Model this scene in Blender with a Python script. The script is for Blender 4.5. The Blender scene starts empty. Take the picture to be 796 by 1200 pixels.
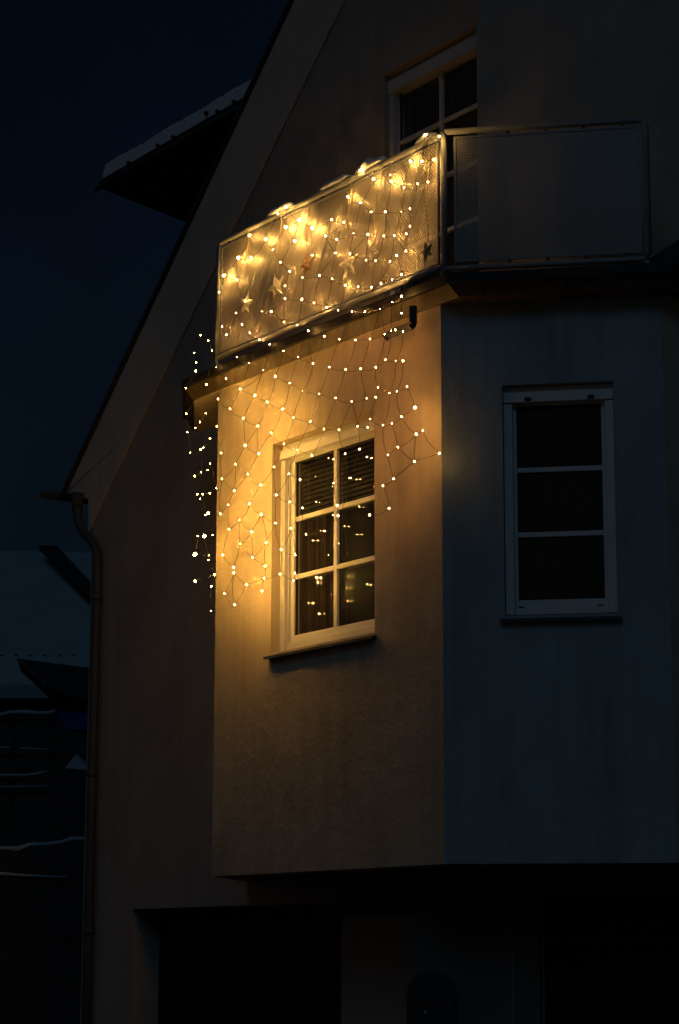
import bpy, bmesh, math, random
from mathutils import Matrix, Vector
random.seed(7)
scn = bpy.context.scene
COL = scn.collection
# ------------------------------------------------------------------ camera model (used to turn measurements into metres)
F = 2592.0; P = math.radians(11.405); RL = math.radians(0.121); CZ = 1.7
cp, sp, cr, sr = math.cos(P), math.sin(P), math.cos(RL), math.sin(RL)
CR = Vector((cr, -sr*sp, sr*cp)); CU = Vector((-sr, -cr*sp, cr*cp)); CF = Vector((0, cp, sp))
def ray(x, y): return CR*((x-398)/F) + CU*((600-y)/F) + CF
def at_y(x, y, Y):
    r = ray(x, y); t = Y/r.y
    return Vector((r.x*t, Y, r.z*t+CZ))
class Face:
    """a vertical building plane: u runs right along it, d outward, z up"""
    def __init__(s, O, ang):
        s.O = Vector((O[0], O[1], 0)); s.a = ang
        s.u = Vector((math.cos(ang), -math.sin(ang), 0)); s.n = Vector((-math.sin(ang), -math.cos(ang), 0))
        s.M = Matrix(((s.u.x, -s.n.x, 0, s.O.x), (s.u.y, -s.n.y, 0, s.O.y), (0, 0, 1, 0), (0, 0, 0, 1)))
    def hit(s, x, y, d=0.0):
        r = ray(x, y); den = r.dot(s.n); t = (s.O.dot(s.n)+d)/den
        p = r*t
        return ((p-s.O).dot(s.u), p.z+CZ)
    def w(s, u, d, z): return s.O + s.u*u + s.n*d + Vector((0, 0, z))
AL = math.radians(55.07); AR = math.radians(10.07)
r0 = ray(519, 700); C0 = (r0.x/r0.y*14.5, 14.5)
L = Face(C0, AL)                       # canted left face of the bay
R = Face(C0, AR)                       # front face of the bay
BW = 2.865                             # width of the left face
RW = 1.49                              # width of the front face
GD = 0.85
G = Face(L.w(0, -GD, 0), AL)           # gable wall of the house, parallel to the left face
U = Face(R.w(0, -0.62, 0), AR)         # wall of the upper storey beside the balcony
RR = Face(R.w(RW, 0, 0), AR-math.radians(45))   # right canted face
LS = Face(L.w(-BW, 0, 0), AR+math.radians(90))  # hidden left return of the bay
# ------------------------------------------------------------------ materials
def new_mat(name):
    m = bpy.data.materials.new(name); m.use_nodes = True
    nt = m.node_tree; return m, nt, nt.nodes['Principled BSDF']
def mat(name, col, rough=.6, metal=0., bump=0., bscale=60., var=0., vscale=3., spec=.4, stain=0., stretch=(1, 1, 1), col2=None):
    m, nt, b = new_mat(name)
    N = nt.nodes; K = nt.links
    b.inputs['Roughness'].default_value = rough; b.inputs['Metallic'].default_value = metal
    b.inputs['Specular IOR Level'].default_value = spec
    tc = N.new('ShaderNodeTexCoord'); mp = N.new('ShaderNodeMapping'); K.new(tc.outputs['Object'], mp.inputs['Vector'])
    mp.inputs['Scale'].default_value = stretch
    if var > 0:
        nz = N.new('ShaderNodeTexNoise'); nz.inputs['Scale'].default_value = vscale; nz.inputs['Detail'].default_value = 9
        nz.inputs['Roughness'].default_value = .65
        K.new(mp.outputs[0], nz.inputs['Vector'])
        rp = N.new('ShaderNodeValToRGB'); K.new(nz.outputs['Fac'], rp.inputs['Fac'])
        lo = col2 or [c*(1-var) for c in col]
        rp.color_ramp.elements[0].position = .3; rp.color_ramp.elements[1].position = .7
        rp.color_ramp.elements[0].color = (*lo[:3], 1); rp.color_ramp.elements[1].color = (*col, 1)
        K.new(rp.outputs[0], b.inputs['Base Color'])
    else:
        b.inputs['Base Color'].default_value = (*col, 1)
    if bump > 0:
        n2 = N.new('ShaderNodeTexNoise'); n2.inputs['Scale'].default_value = bscale; n2.inputs['Detail'].default_value = 6
        K.new(mp.outputs[0], n2.inputs['Vector'])
        bp = N.new('ShaderNodeBump'); bp.inputs['Strength'].default_value = bump; bp.inputs['Distance'].default_value = .01
        K.new(n2.outputs['Fac'], bp.inputs['Height']); K.new(bp.outputs[0], b.inputs['Normal'])
    return m
def plaster(name, base, dirt, streak=.5, soot=None):
    """rendered wall: fine grain, cloudy weathering, rain streaks"""
    m, nt, b = new_mat(name); N = nt.nodes; K = nt.links
    b.inputs['Roughness'].default_value = .9; b.inputs['Specular IOR Level'].default_value = .2
    tc = N.new('ShaderNodeTexCoord')
    def noise(scale, detail, sc=(1, 1, 1)):
        mp = N.new('ShaderNodeMapping'); mp.inputs['Scale'].default_value = sc; K.new(tc.outputs['Object'], mp.inputs['Vector'])
        n = N.new('ShaderNodeTexNoise'); n.inputs['Scale'].default_value = scale; n.inputs['Detail'].default_value = detail
        n.inputs['Roughness'].default_value = .6
        K.new(mp.outputs[0], n.inputs['Vector']); return n.outputs['Fac']
    def rng(v, a, c, lo, hi):
        r = N.new('ShaderNodeMapRange'); r.inputs[1].default_value = a; r.inputs[2].default_value = c
        r.inputs[3].default_value = lo; r.inputs[4].default_value = hi; K.new(v, r.inputs[0]); return r.outputs[0]
    def mul(a, c):
        x = N.new('ShaderNodeMath'); x.operation = 'MULTIPLY'; K.new(a, x.inputs[0]); K.new(c, x.inputs[1]); return x.outputs[0]
    cloud = rng(noise(1.3, 8), .35, .72, 0, .75)
    strk = mul(rng(noise(2.2, 7, (3.5, 3.5, .28)), .42, .75, 0, 1), rng(noise(1.1, 3), .3, .6, .2, streak))
    fine = rng(noise(38, 4), .3, .7, 0, .22)
    s = N.new('ShaderNodeMath'); s.operation = 'ADD'; K.new(cloud, s.inputs[0]); K.new(strk, s.inputs[1])
    s2 = N.new('ShaderNodeMath'); s2.operation = 'ADD'; s2.use_clamp = True; K.new(s.outputs[0], s2.inputs[0]); K.new(fine, s2.inputs[1])
    mx = N.new('ShaderNodeMix'); mx.data_type = 'RGBA'
    mx.inputs[6].default_value = (*base, 1); mx.inputs[7].default_value = (*dirt, 1)
    K.new(s2.outputs[0], mx.inputs[0]); K.new(mx.outputs[2], b.inputs['Base Color'])
    bp = N.new('ShaderNodeBump'); bp.inputs['Strength'].default_value = .35; bp.inputs['Distance'].default_value = .004
    K.new(noise(170, 5), bp.inputs['Height'])
    b2 = N.new('ShaderNodeBump'); b2.inputs['Strength'].default_value = .5; b2.inputs['Distance'].default_value = .012
    K.new(noise(9, 3), b2.inputs['Height']); K.new(bp.outputs[0], b2.inputs['Normal'])
    K.new(b2.outputs[0], b.inputs['Normal'])
    return m
def emis(name, col, s):
    m, nt, b = new_mat(name)
    b.inputs['Base Color'].default_value = (.8, .7, .5, 1)
    b.inputs['Emission Color'].default_value = (*col, 1)
    oi = nt.nodes.new('ShaderNodeObjectInfo'); mr = nt.nodes.new('ShaderNodeMapRange')   # lamps of one string never burn equally bright
    mr.inputs[3].default_value = s*.72; mr.inputs[4].default_value = s*1.25
    nt.links.new(oi.outputs['Random'], mr.inputs[0]); nt.links.new(mr.outputs[0], b.inputs['Emission Strength'])
    return m
def glass(name):
    m = bpy.data.materials.new(name); m.use_nodes = True; nt = m.node_tree; nt.nodes.clear(); N = nt.nodes; K = nt.links
    o = N.new('ShaderNodeOutputMaterial'); mx = N.new('ShaderNodeMixShader'); lw_ = N.new('ShaderNodeLayerWeight'); lw_.inputs[0].default_value = .5
    pw_ = N.new('ShaderNodeMath'); pw_.operation = 'POWER'; pw_.inputs[1].default_value = 4.5; K.new(lw_.outputs['Facing'], pw_.inputs[0])
    fr = N.new('ShaderNodeMapRange'); fr.inputs[3].default_value = .07; fr.inputs[4].default_value = 1; K.new(pw_.outputs[0], fr.inputs[0])
    t = N.new('ShaderNodeBsdfTransparent'); t.inputs[0].default_value = (.86, .88, .86, 1)
    g = N.new('ShaderNodeBsdfGlossy'); g.inputs['Roughness'].default_value = 0.
    nz = N.new('ShaderNodeTexNoise'); nz.inputs['Scale'].default_value = 2.5
    bp = N.new('ShaderNodeBump'); bp.inputs['Strength'].default_value = .12; bp.inputs['Distance'].default_value = .02
    K.new(nz.outputs['Fac'], bp.inputs['Height']); bp.inputs['Strength'].default_value = .012; K.new(bp.outputs[0], g.inputs['Normal'])
    K.new(fr.outputs[0], mx.inputs[0]); K.new(t.outputs[0], mx.inputs[1]); K.new(g.outputs[0], mx.inputs[2]); K.new(mx.outputs[0], o.inputs[0])
    return m
def perforated(name, col, rough, metal, pitch=.026, rad=.0060, warp=.8):
    """punched sheet metal: round holes in a staggered grid, cut through by transparency"""
    m, nt, b = new_mat(name); N = nt.nodes; K = nt.links
    b.inputs['Base Color'].default_value = (*col, 1); b.inputs['Roughness'].default_value = rough; b.inputs['Metallic'].default_value = metal
    tc = N.new('ShaderNodeTexCoord'); sx = N.new('ShaderNodeSeparateXYZ'); K.new(tc.outputs['Object'], sx.inputs[0])
    def M(op, a, c=None, d=None):
        n = N.new('ShaderNodeMath'); n.operation = op
        for i, v in enumerate((a, c, d)):
            if v is None: continue
            if isinstance(v, (int, float)): n.inputs[i].default_value = v
            else: K.new(v, n.inputs[i])
        return n.outputs[0]
    def grid(ox, oz):
        fx = M('SUBTRACT', M('FRACT', M('ADD', M('MULTIPLY', sx.outputs['X'], 1/pitch), ox)), .5)
        fz = M('SUBTRACT', M('FRACT', M('ADD', M('MULTIPLY', sx.outputs['Z'], 1/(pitch*1.2)), oz)), .5)
        fz = M('MULTIPLY', fz, 1.2)
        return M('ADD', M('MULTIPLY', fx, fx), M('MULTIPLY', fz, fz))
    dd = M('MINIMUM', grid(100.0, 100.0), grid(100.5, 100.5))
    hole = M('LESS_THAN', dd, (rad/pitch)**2)
    m0 = N.new('ShaderNodeMapping'); m0.inputs['Rotation'].default_value = (0, math.radians(-28), 0); K.new(tc.outputs['Object'], m0.inputs['Vector'])
    mp = N.new('ShaderNodeMapping'); mp.inputs['Scale'].default_value = (3.4, 1, .55); K.new(m0.outputs[0], mp.inputs['Vector'])
    nz = N.new('ShaderNodeTexNoise'); nz.inputs['Scale'].default_value = 4.5; nz.inputs['Detail'].default_value = 5
    K.new(mp.outputs[0], nz.inputs['Vector'])
    bp = N.new('ShaderNodeBump'); bp.inputs['Strength'].default_value = warp; bp.inputs['Distance'].default_value = .035
    K.new(nz.outputs['Fac'], bp.inputs['Height']); K.new(bp.outputs[0], b.inputs['Normal'])
    t = N.new('ShaderNodeBsdfTransparent'); mx = N.new('ShaderNodeMixShader'); K.new(hole, mx.inputs[0])
    K.new(b.outputs[0], mx.inputs[1]); K.new(t.outputs[0], mx.inputs[2])
    K.new(mx.outputs[0], N['Material Output'].inputs['Surface'])
    return m
M_ = {}
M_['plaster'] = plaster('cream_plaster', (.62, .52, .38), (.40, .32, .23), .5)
M_['plaster_front'] = plaster('dusk_tinted_plaster', (.40, .46, .46), (.24, .285, .285), .8)  # same cream render, with the blue dusk dimness mixed into its colour
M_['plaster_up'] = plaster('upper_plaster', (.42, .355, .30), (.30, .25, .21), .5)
M_['verge'] = plaster('verge_paint', (.66, .55, .45), (.48, .40, .32), .5)
M_['white_dim'] = mat('dimmed_frame', (.50, .50, .52), .5, bump=.05, var=.2)  # frame white darkened in its colour against spill from the railing bulbs
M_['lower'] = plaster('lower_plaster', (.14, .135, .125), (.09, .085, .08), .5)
M_['timber'] = mat('painted_timber', (.29, .25, .21), .6, bump=.2, bscale=30, var=.35, vscale=4, stretch=(.3, 3, 3))
M_['fascia'] = mat('stained_fascia', (.16, .115, .07), .55, bump=.25, bscale=25, var=.6, vscale=3.2, stretch=(4, 1, .6), col2=(.035, .026, .018))
M_['white'] = mat('white_upvc', (.72, .70, .66), .38, bump=.05, bscale=40, var=.12, vscale=8)
M_['seal'] = mat('black_gasket', (.015, .014, .013), .6)
M_['rail'] = mat('galvanised_tube', (.33, .33, .33), .55, metal=.1, bump=.1, bscale=60, var=.25, vscale=9)
M_['sheet'] = perforated('perforated_sheet', (.40, .35, .285), .50, .12)
M_['dark'] = mat('dark_metal', (.035, .036, .040), .45, metal=.3, bump=.1, var=.3)
M_['lead'] = mat('zinc_flashing', (.075, .078, .085), .65, metal=.2, bump=.15, bscale=12, var=.35)
M_['flash'] = mat('black_flashing', (.022, .022, .024), .6, bump=.15, bscale=12, var=.35)
M_['sheet_r'] = perforated('perforated_sheet_plain', (.34, .32, .29), .55, .1, pitch=.02, rad=.0049, warp=.12)
M_['tile'] = mat('roof_tile', (.06, .045, .04), .8, bump=.6, bscale=14, var=.4)
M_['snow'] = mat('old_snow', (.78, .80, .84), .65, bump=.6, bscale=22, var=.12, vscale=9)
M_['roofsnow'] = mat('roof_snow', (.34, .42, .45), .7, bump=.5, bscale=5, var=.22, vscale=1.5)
M_['wire'] = mat('brown_cable', (.05, .03, .015), .5)
M_['cord'] = mat('ornament_cord', (.45, .36, .22), .8)
M_['straw'] = mat('straw_star', (.93, .86, .68), .75, bump=.8, bscale=55, var=.35, vscale=30)
M_['brown'] = mat('brown_star', (.55, .33, .19), .8, bump=.8, bscale=55, var=.35, vscale=30)
M_['grey'] = mat('grey_star', (.2, .2, .2), .8, bump=.8, bscale=55, var=.35, vscale=30)
M_['bulb'] = emis('warm_bulb', (1., .435, .11), 520.)
M_['bulb_hot'] = emis('near_bulb', (1., .5, .11), 260.)
M_['bulb_strand'] = emis('strand_bulb', (1., .54, .10), 200.)
M_['bulb_strand_hot'] = emis('strand_bulb_bright', (1., .54, .10), 300.)
M_['socket'] = mat('bulb_socket', (.02, .015, .01), .5)
M_['glass'] = glass('window_glass')
M_['room'] = mat('dark_room', (.035, .028, .018), .9, bump=.1, var=.3)
M_['curtain'] = mat('brown_curtain', (.10, .065, .035), .85, bump=.2, bscale=30, var=.3, stretch=(6, 6, .4))
M_['blind'] = mat('dark_blind', (.07, .058, .036), .7, var=.2)
M_['concrete'] = mat('street_asphalt', (.05, .05, .052), .85, bump=.4, bscale=40, var=.4)
M_['kerb'] = mat('kerb_stone', (.25, .25, .24), .85, bump=.3, var=.3)
M_['ground'] = mat('wet_ground', (.09, .09, .10), .9, bump=.5, bscale=3, var=.5, vscale=.4, col2=(.04, .04, .04))
M_['garage'] = mat('dark_garage_door', (.012, .012, .014), .8, bump=.15, var=.3)
M_['darkwood'] = mat('dark_wood', (.03, .026, .024), .8, bump=.3, bscale=20, var=.4)
M_['blue'] = mat('blue_tarpaulin', (.012, .022, .16), .6, bump=.3, bscale=8, var=.3)
M_['nwall'] = mat('neighbour_render', (.04, .042, .045), .9, bump=.2, var=.3)
# ------------------------------------------------------------------ helpers
WM = {}
def tag(o, label=None, cat=None, group=None, kind=None):
    if label: o['label'] = label
    if cat: o['category'] = cat
    if group: o['group'] = group
    if kind: o['kind'] = kind
    return o
def link(o, Mw, parent=None):
    COL.objects.link(o)
    if parent is not None:
        o.parent = parent; o.matrix_basis = WM[parent.name].inverted() @ Mw
    else:
        o.matrix_basis = Mw
    WM[o.name] = Mw.copy()
    return o
def empty(name, loc, label, cat, group=None):
    o = bpy.data.objects.new(name, None); o.empty_display_size = .2
    link(o, Matrix.Translation(loc)); return tag(o, label, cat, group)
def obj(name, bm, m, parent=None, Mw=None, smooth=False, bevel=0.):
    bmesh.ops.recalc_face_normals(bm, faces=bm.faces)
    me = bpy.data.meshes.new(name); bm.to_mesh(me); bm.free()
    for x in (m if isinstance(m, (list, tuple)) else [m]): me.materials.append(M_[x] if isinstance(x, str) else x)
    if smooth:
        for p in me.polygons: p.use_smooth = True
    o = bpy.data.objects.new(name, me); link(o, Mw if Mw is not None else Matrix.Identity(4), parent)
    if bevel > 0:
        md = o.modifiers.new('bevel', 'BEVEL'); md.width = bevel; md.segments = 2; md.limit_method = 'ANGLE'
    return o
def B(): return bmesh.new()
def box(bm, u0, u1, d0, d1, z0, z1, mi=0):
    """box in face coordinates (u, outward d, z)"""
    vs = [bm.verts.new((u, -d, z)) for u in (u0, u1) for d in (d0, d1) for z in (z0, z1)]
    for f in ((0, 1, 3, 2), (4, 6, 7, 5), (0, 4, 5, 1), (2, 3, 7, 6), (0, 2, 6, 4), (1, 5, 7, 3)):
        bm.faces.new([vs[i] for i in f]).material_index = mi
    return bm
def tube(bm, pts, r, n=8, mi=0, cap=True):
    pts = [Vector(p) for p in pts]; rings = []
    rs = r if isinstance(r, (list, tuple)) else [r]*len(pts)
    for i, p in enumerate(pts):
        a = pts[max(i-1, 0)]; c = pts[min(i+1, len(pts)-1)]; t = (c-a)
        if t.length < 1e-9: t = Vector((0, 0, 1))
        t.normalize(); h = Vector((0, 0, 1)) if abs(t.z) < .9 else Vector((1, 0, 0))
        x = t.cross(h).normalized(); y = t.cross(x)
        rings.append([bm.verts.new(p + (x*math.cos(k*2*math.pi/n) + y*math.sin(k*2*math.pi/n))*rs[i]) for k in range(n)])
    for a, c in zip(rings, rings[1:]):
        for k in range(n): bm.faces.new((a[k], a[(k+1) % n], c[(k+1) % n], c[k])).material_index = mi
    if cap:
        bm.faces.new(rings[0]).material_index = mi; bm.faces.new(rings[-1][::-1]).material_index = mi
    return bm
def prism(bm, poly, z0, z1, mi=0):
    a = [bm.verts.new((p[0], p[1], z0)) for p in poly]; c = [bm.verts.new((p[0], p[1], z1)) for p in poly]
    n = len(poly)
    for i in range(n): bm.faces.new((a[i], a[(i+1) % n], c[(i+1) % n], c[i])).material_index = mi
    bm.faces.new(a[::-1]).material_index = mi; bm.faces.new(c).material_index = mi
    return bm
def slab3(bm, pts, thick, mi=0):
    """closed slab from a flat polygon of world points, pushed by the vector thick"""
    a = [bm.verts.new(p) for p in pts]; c = [bm.verts.new(Vector(p)+Vector(thick)) for p in pts]; n = len(pts)
    for i in range(n): bm.faces.new((a[i], a[(i+1) % n], c[(i+1) % n], c[i])).material_index = mi
    bm.faces.new(a[::-1]); bm.faces.new(c)
    return bm
def wall(bm, u0, u1, z0, z1, holes, th, rev=None, top=None):
    """sheet with rectangular holes and reveals; top(u) clips the top edge to a slope"""
    us = sorted({u0, u1, *[h[i] for h in holes for i in (0, 1)]}); zs = sorted({z0, z1, *[h[i] for h in holes for i in (2, 3)]})
    V = {}
    def v(u, d, z):
        k = (round(u, 5), round(d, 5), round(z, 5))
        if k not in V: V[k] = bm.verts.new((u, -d, z))
        return V[k]
    solid = {}
    for i in range(len(us)-1):
        for j in range(len(zs)-1):
            mu, mz = (us[i]+us[i+1])/2, (zs[j]+zs[j+1])/2
            solid[i, j] = not any(h[0] < mu < h[1] and h[2] < mz < h[3] for h in holes)
    for (i, j), s in solid.items():
        a, c, e, f = us[i], us[i+1], zs[j], zs[j+1]
        if s:
            bm.faces.new((v(a, 0, e), v(c, 0, e), v(c, 0, f), v(a, 0, f)))
            bm.faces.new((v(a, -th, e), v(a, -th, f), v(c, -th, f), v(c, -th, e)))
            for (di, dj, q) in ((-1, 0, ((a, e), (a, f))), (1, 0, ((c, f), (c, e))), (0, -1, ((c, e), (a, e))), (0, 1, ((a, f), (c, f)))):
                if not solid.get((i+di, j+dj), False):
                    (p1, q1), (p2, q2) = q
                    bm.faces.new((v(p1, 0, q1), v(p2, 0, q2), v(p2, -th, q2), v(p1, -th, q1)))
    return bm
# ------------------------------------------------------------------ the house
house = empty('house', (*G.w(-3, 0, 0)[:2], 0), 'cream gabled house with canted bay and lit mesh balcony, nearest the camera', 'house')
# measured features
zb = 2.30                                      # underside of the bay
zs = 6.07                                      # underside of the balcony slab
# left canted wall with its window opening
LW = (-2.082, -.772, 3.905, 5.488)
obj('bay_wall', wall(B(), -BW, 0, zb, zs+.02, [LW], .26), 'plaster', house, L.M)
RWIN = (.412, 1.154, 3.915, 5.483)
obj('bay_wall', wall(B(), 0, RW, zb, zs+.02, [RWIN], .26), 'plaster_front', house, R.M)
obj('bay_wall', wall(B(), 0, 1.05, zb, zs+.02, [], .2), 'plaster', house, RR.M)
obj('bay_wall', wall(B(), -1.3, 0, zb, zs+.02, [], .2), 'plaster', house, LS.M)
def poly_world(off):
    """outline of the bay grown by off = (left face, front face, right face, left end)"""
    a, b, c, e = off
    def inter(f1, d1, f2, d2):
        n1, n2 = f1.n, f2.n; c1 = f1.O.dot(n1)+d1; c2 = f2.O.dot(n2)+d2
        det = n1.x*n2.y-n1.y*n2.x
        return Vector(((c1*n2.y-c2*n1.y)/det, (n1.x*c2-n2.x*c1)/det, 0))
    return [LS.w(0, 0, 0)+LS.n*0, ] if False else [inter(LS, e, L, a), inter(L, a, R, b), inter(R, b, RR, c)]
def full_poly(off, back=1.2):
    q = poly_world(off)
    p0 = q[0] + LS.u*(-back); pl = q[-1] + RR.u*back
    return [p0, *q, pl]
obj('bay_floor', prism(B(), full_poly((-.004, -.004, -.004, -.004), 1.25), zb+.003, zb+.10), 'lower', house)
# dark sheets standing in for the unlit room behind the bay windows
rm = B()
prism(rm, [L.w(-2.5, -.36, 0), L.w(-.15, -.36, 0), L.w(-.15, -.46, 0), L.w(-2.5, -.46, 0)], 3.2, 5.9)
prism(rm, [R.w(.15, -.46, 0), R.w(1.35, -.46, 0), R.w(1.35, -.56, 0), R.w(.15, -.56, 0)], 3.2, 5.9)
obj('room_screen', rm, 'room', house)
# balcony slab: soffit, tapered fascia, flashing
LE = .50                                       # the slab runs past the left end of the bay
LSs = Face(L.w(-BW-.385, 0, 0), math.radians(86.5))
def slab_poly(oL, oR, oRR, oE):
    def inter(f1, d1, f2, d2):
        n1, n2 = f1.n, f2.n; c1 = f1.O.dot(n1)+d1; c2 = f2.O.dot(n2)+d2
        det = n1.x*n2.y-n1.y*n2.x
        return Vector(((c1*n2.y-c2*n1.y)/det, (n1.x*c2-n2.x*c1)/det, 0))
    a = inter(LSs, oE, L, oL); b = inter(L, oL, R, oR); c = inter(R, oR, RR, oRR)
    return [a - LSs.u*1.05, a, b, c, c + RR.u*1.0]
def loft(bm, p0, z0, p1, z1, mi=0):
    a = [bm.verts.new((p.x, p.y, z0)) for p in p0]; c = [bm.verts.new((p.x, p.y, z1)) for p in p1]; n = len(a)
    for i in range(n): bm.faces.new((a[i], a[(i+1) % n], c[(i+1) % n], c[i])).material_index = mi
    bm.faces.new(a[::-1]).material_index = mi; bm.faces.new(c).material_index = mi
sl = B(); loft(sl, slab_poly(.012, .16, .16, 0.0), zs, slab_poly(.085, .20, .20, .06), zs+.08)
slab = obj('balcony_slab', sl, 'fascia', house)
fl = B(); loft(fl, slab_poly(.115, .235, .23, .085), zs+.08, slab_poly(.125, .24, .235, .09), zs+.142)
loft(fl, slab_poly(.10, .22, .22, .07), zs+.1422, slab_poly(.06, .18, .18, .04), zs+.15)
obj('flashing', fl, 'flash', slab)
dl = B(); loft(dl, slab_poly(-.004, -.004, -.004, -.012), zs-.014, slab_poly(.004, -.002, -.002, -.006), zs-.001)
obj('soffit', dl, 'plaster', slab)
# ---- windows
def window(F_, u0, u1, z0, z1, cols, rows, dep, glz, label=None, boxh=.085, knobs=False, blind=False, curtain=False, gu=None, sill=True, fm='white'):
    """opening u0..u1, z0..z1; dep: depth of the guide rails behind the wall face; glz: glass z range; gu: glass u range"""
    w = B(); gl, gr = gu if gu else (u0+.125, u1-.125); gz0, gz1 = glz
    e = .003
    # guide rails each side and the head of the shutter
    sd = -dep-.045                              # sash: one mitred ring and its deep bottom rail
    box(w, gl-.048, gl, sd-.05, sd, gz0-.05, gz1+.045); box(w, gr, gr+.048, sd-.05, sd, gz0-.05, gz1+.045)
    box(w, gl, gr, sd-.049, sd-.001, gz1, gz1+.044); box(w, gl, gr, sd-.049, sd-.001, gz0-.049, gz0)
    box(w, u0+.064, u1-.064, sd-.055, sd+.02, z0+.014, gz0-.05)
    fr = obj('window', w, fm, house, F_.M, bevel=.003)
    for a, c in ((u0+e, u0+.062), (u1-.062, u1-e)):
        w = B(); box(w, a, c, -dep-.11, -dep, z0+.012, z1-boxh-.035); i0, i1 = (c+.004, gl-.052) if a < (u0+u1)/2 else (gr+.052, a-.004)
        if i1 > i0: box(w, i0-.004 if a < (u0+u1)/2 else i0, i1 if a < (u0+u1)/2 else i1+.004, -dep-.108, -dep-.03, z0+.02, z1-boxh-.04)
        obj('guide_rail', w, fm, fr, F_.M, bevel=.003)
    if label: fr['label'] = label
    s = B()                                     # shutter box with stepped face
    box(s, u0+e, u1-e, -dep-.11, -dep+.012, z1-boxh-.03, z1-.045)
    box(s, u0+e, u1-e, -dep-.11, -dep-.012, z1-.043, z1-.004)
    obj('shutter_box', s, fm, fr, F_.M, bevel=.003)
    if knobs:
        for uu in (u0+.17, u1-.15):
            k = B(); box(k, uu-.022, uu+.022, -dep+.012, -dep+.03, z1-.105, z1-.085); obj('stopper', k, 'seal', fr, F_.M, bevel=.004)
        k = B(); box(k, u0+.07, u1-.07, -dep-.011, -dep-.002, z1-.052, z1-.046); obj('slot', k, 'seal', fr, F_.M)
        for uu in (gl+.02, gr-.03): k = B(); box(k, uu-.02, uu+.02, sd+.0205, sd+.024, z0+.062, z0+.07); obj('drain_cap', k, 'seal', fr, F_.M)
    g2 = B()                                    # black gaskets round the glass
    for q in ((gl, gl+.007), (gr-.007, gr)): box(g2, q[0]+.0005, q[1]-.0005, sd-.03, sd-.012, gz0+.001, gz1-.001)
    box(g2, gl+.008, gr-.008, sd-.03, sd-.012, gz1-.012, gz1-.001)
    obj('gasket', g2, 'seal', fr, F_.M)
    mt = B()
    for i in range(1, cols):
        m = gl+(gr-gl)*i/cols; box(mt, m-.021, m+.021, sd-.027, sd-.004, gz0+.001, gz1-.001)
    for j in range(1, rows):
        z = gz0+(gz1-gz0)*j/rows; box(mt, gl+.001, gr-.001, sd-.028, sd-.006, z-.017, z+.017)
        if cols == 1: obj('glazing_bar', mt, fm, fr, F_.M, bevel=.003); mt = B()
    if cols > 1: obj('glazing_bar', mt, fm, fr, F_.M, bevel=.003)
    p = B(); box(p, gl-.004, gr+.004, sd-.052, sd-.032, gz0-.004, gz1+.004); obj('pane', p, 'glass', fr, F_.M)
    if blind:
        b = B(); n = 11
        for k in range(n):
            z = gz1-.01-k*.036
            vs = [b.verts.new(q) for q in ((gl-.02, -(sd-.088), z), (gr+.02, -(sd-.088), z), (gr+.02, -(sd-.072), z-.030), (gl-.02, -(sd-.072), z-.030))]
            b.faces.new(vs)
        obj('blind', b, 'blind', fr, F_.M)
    if curtain:
        b = B(); pr = None
        for k in range(41):
            u = gl-.03+k*.0085*1.0; d = sd-.13-.018*math.sin(k*.95)-.01*math.sin(k*.37)
            q = [b.verts.new((u, -d, gz0-.1)), b.verts.new((u, -d, gz1+.05))]
            if pr: b.faces.new((pr[0], q[0], q[1], pr[1]))
            pr = q
        obj('curtain', b, 'curtain', fr, F_.M, smooth=True)
    if sill:
        s = B(); e = .03
        vs = [(u0-e, .045, z0-.028), (u1+e, .045, z0-.028), (u1+e, -dep-.1, z0+.012), (u0-e, -dep-.1, z0+.012)]
        a = [s.verts.new((x, -y, z)) for x, y, z in vs]; c2 = [s.verts.new((x, -y, z-.02)) for x, y, z in vs]
        # outer lip lies over the wall only by 45 mm, the rest sits within the opening
        a[2].co.x = u1-.002; a[3].co.x = u0+.002; c2[2].co.x = u1-.002; c2[3].co.x = u0+.002
        for i in range(4): s.faces.new((a[i], a[(i+1) % 4], c2[(i+1) % 4], c2[i]))
        s.faces.new(a[::-1]); s.faces.new(c2)
        obj('sill', s, 'lead', fr, F_.M)
    return fr
window(L, *LW, 2, 3, .075, (4.032, 5.343), 'warm lit six pane window with shutter box behind the net lights', blind=True, curtain=True, gu=(-1.955, -.905))
window(R, *RWIN, 1, 3, .045, (4.03, 5.355), 'unlit tall window with three stacked panes', knobs=True, gu=(.497, 1.066))
# ---- gable wall, upper wall, roof
us_g = [G.hit(x, y)[0] for x, y in ((107, 620), (450, 88), (155, 1064), (400, 1060))]
g_l = us_g[0]+.02; gw_l = us_g[1]; zg_top = G.hit(450, 88)[1]
gk_l, gk_r = us_g[2], us_g[3]; gk_z = G.hit(260, 1062)[1]
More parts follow.
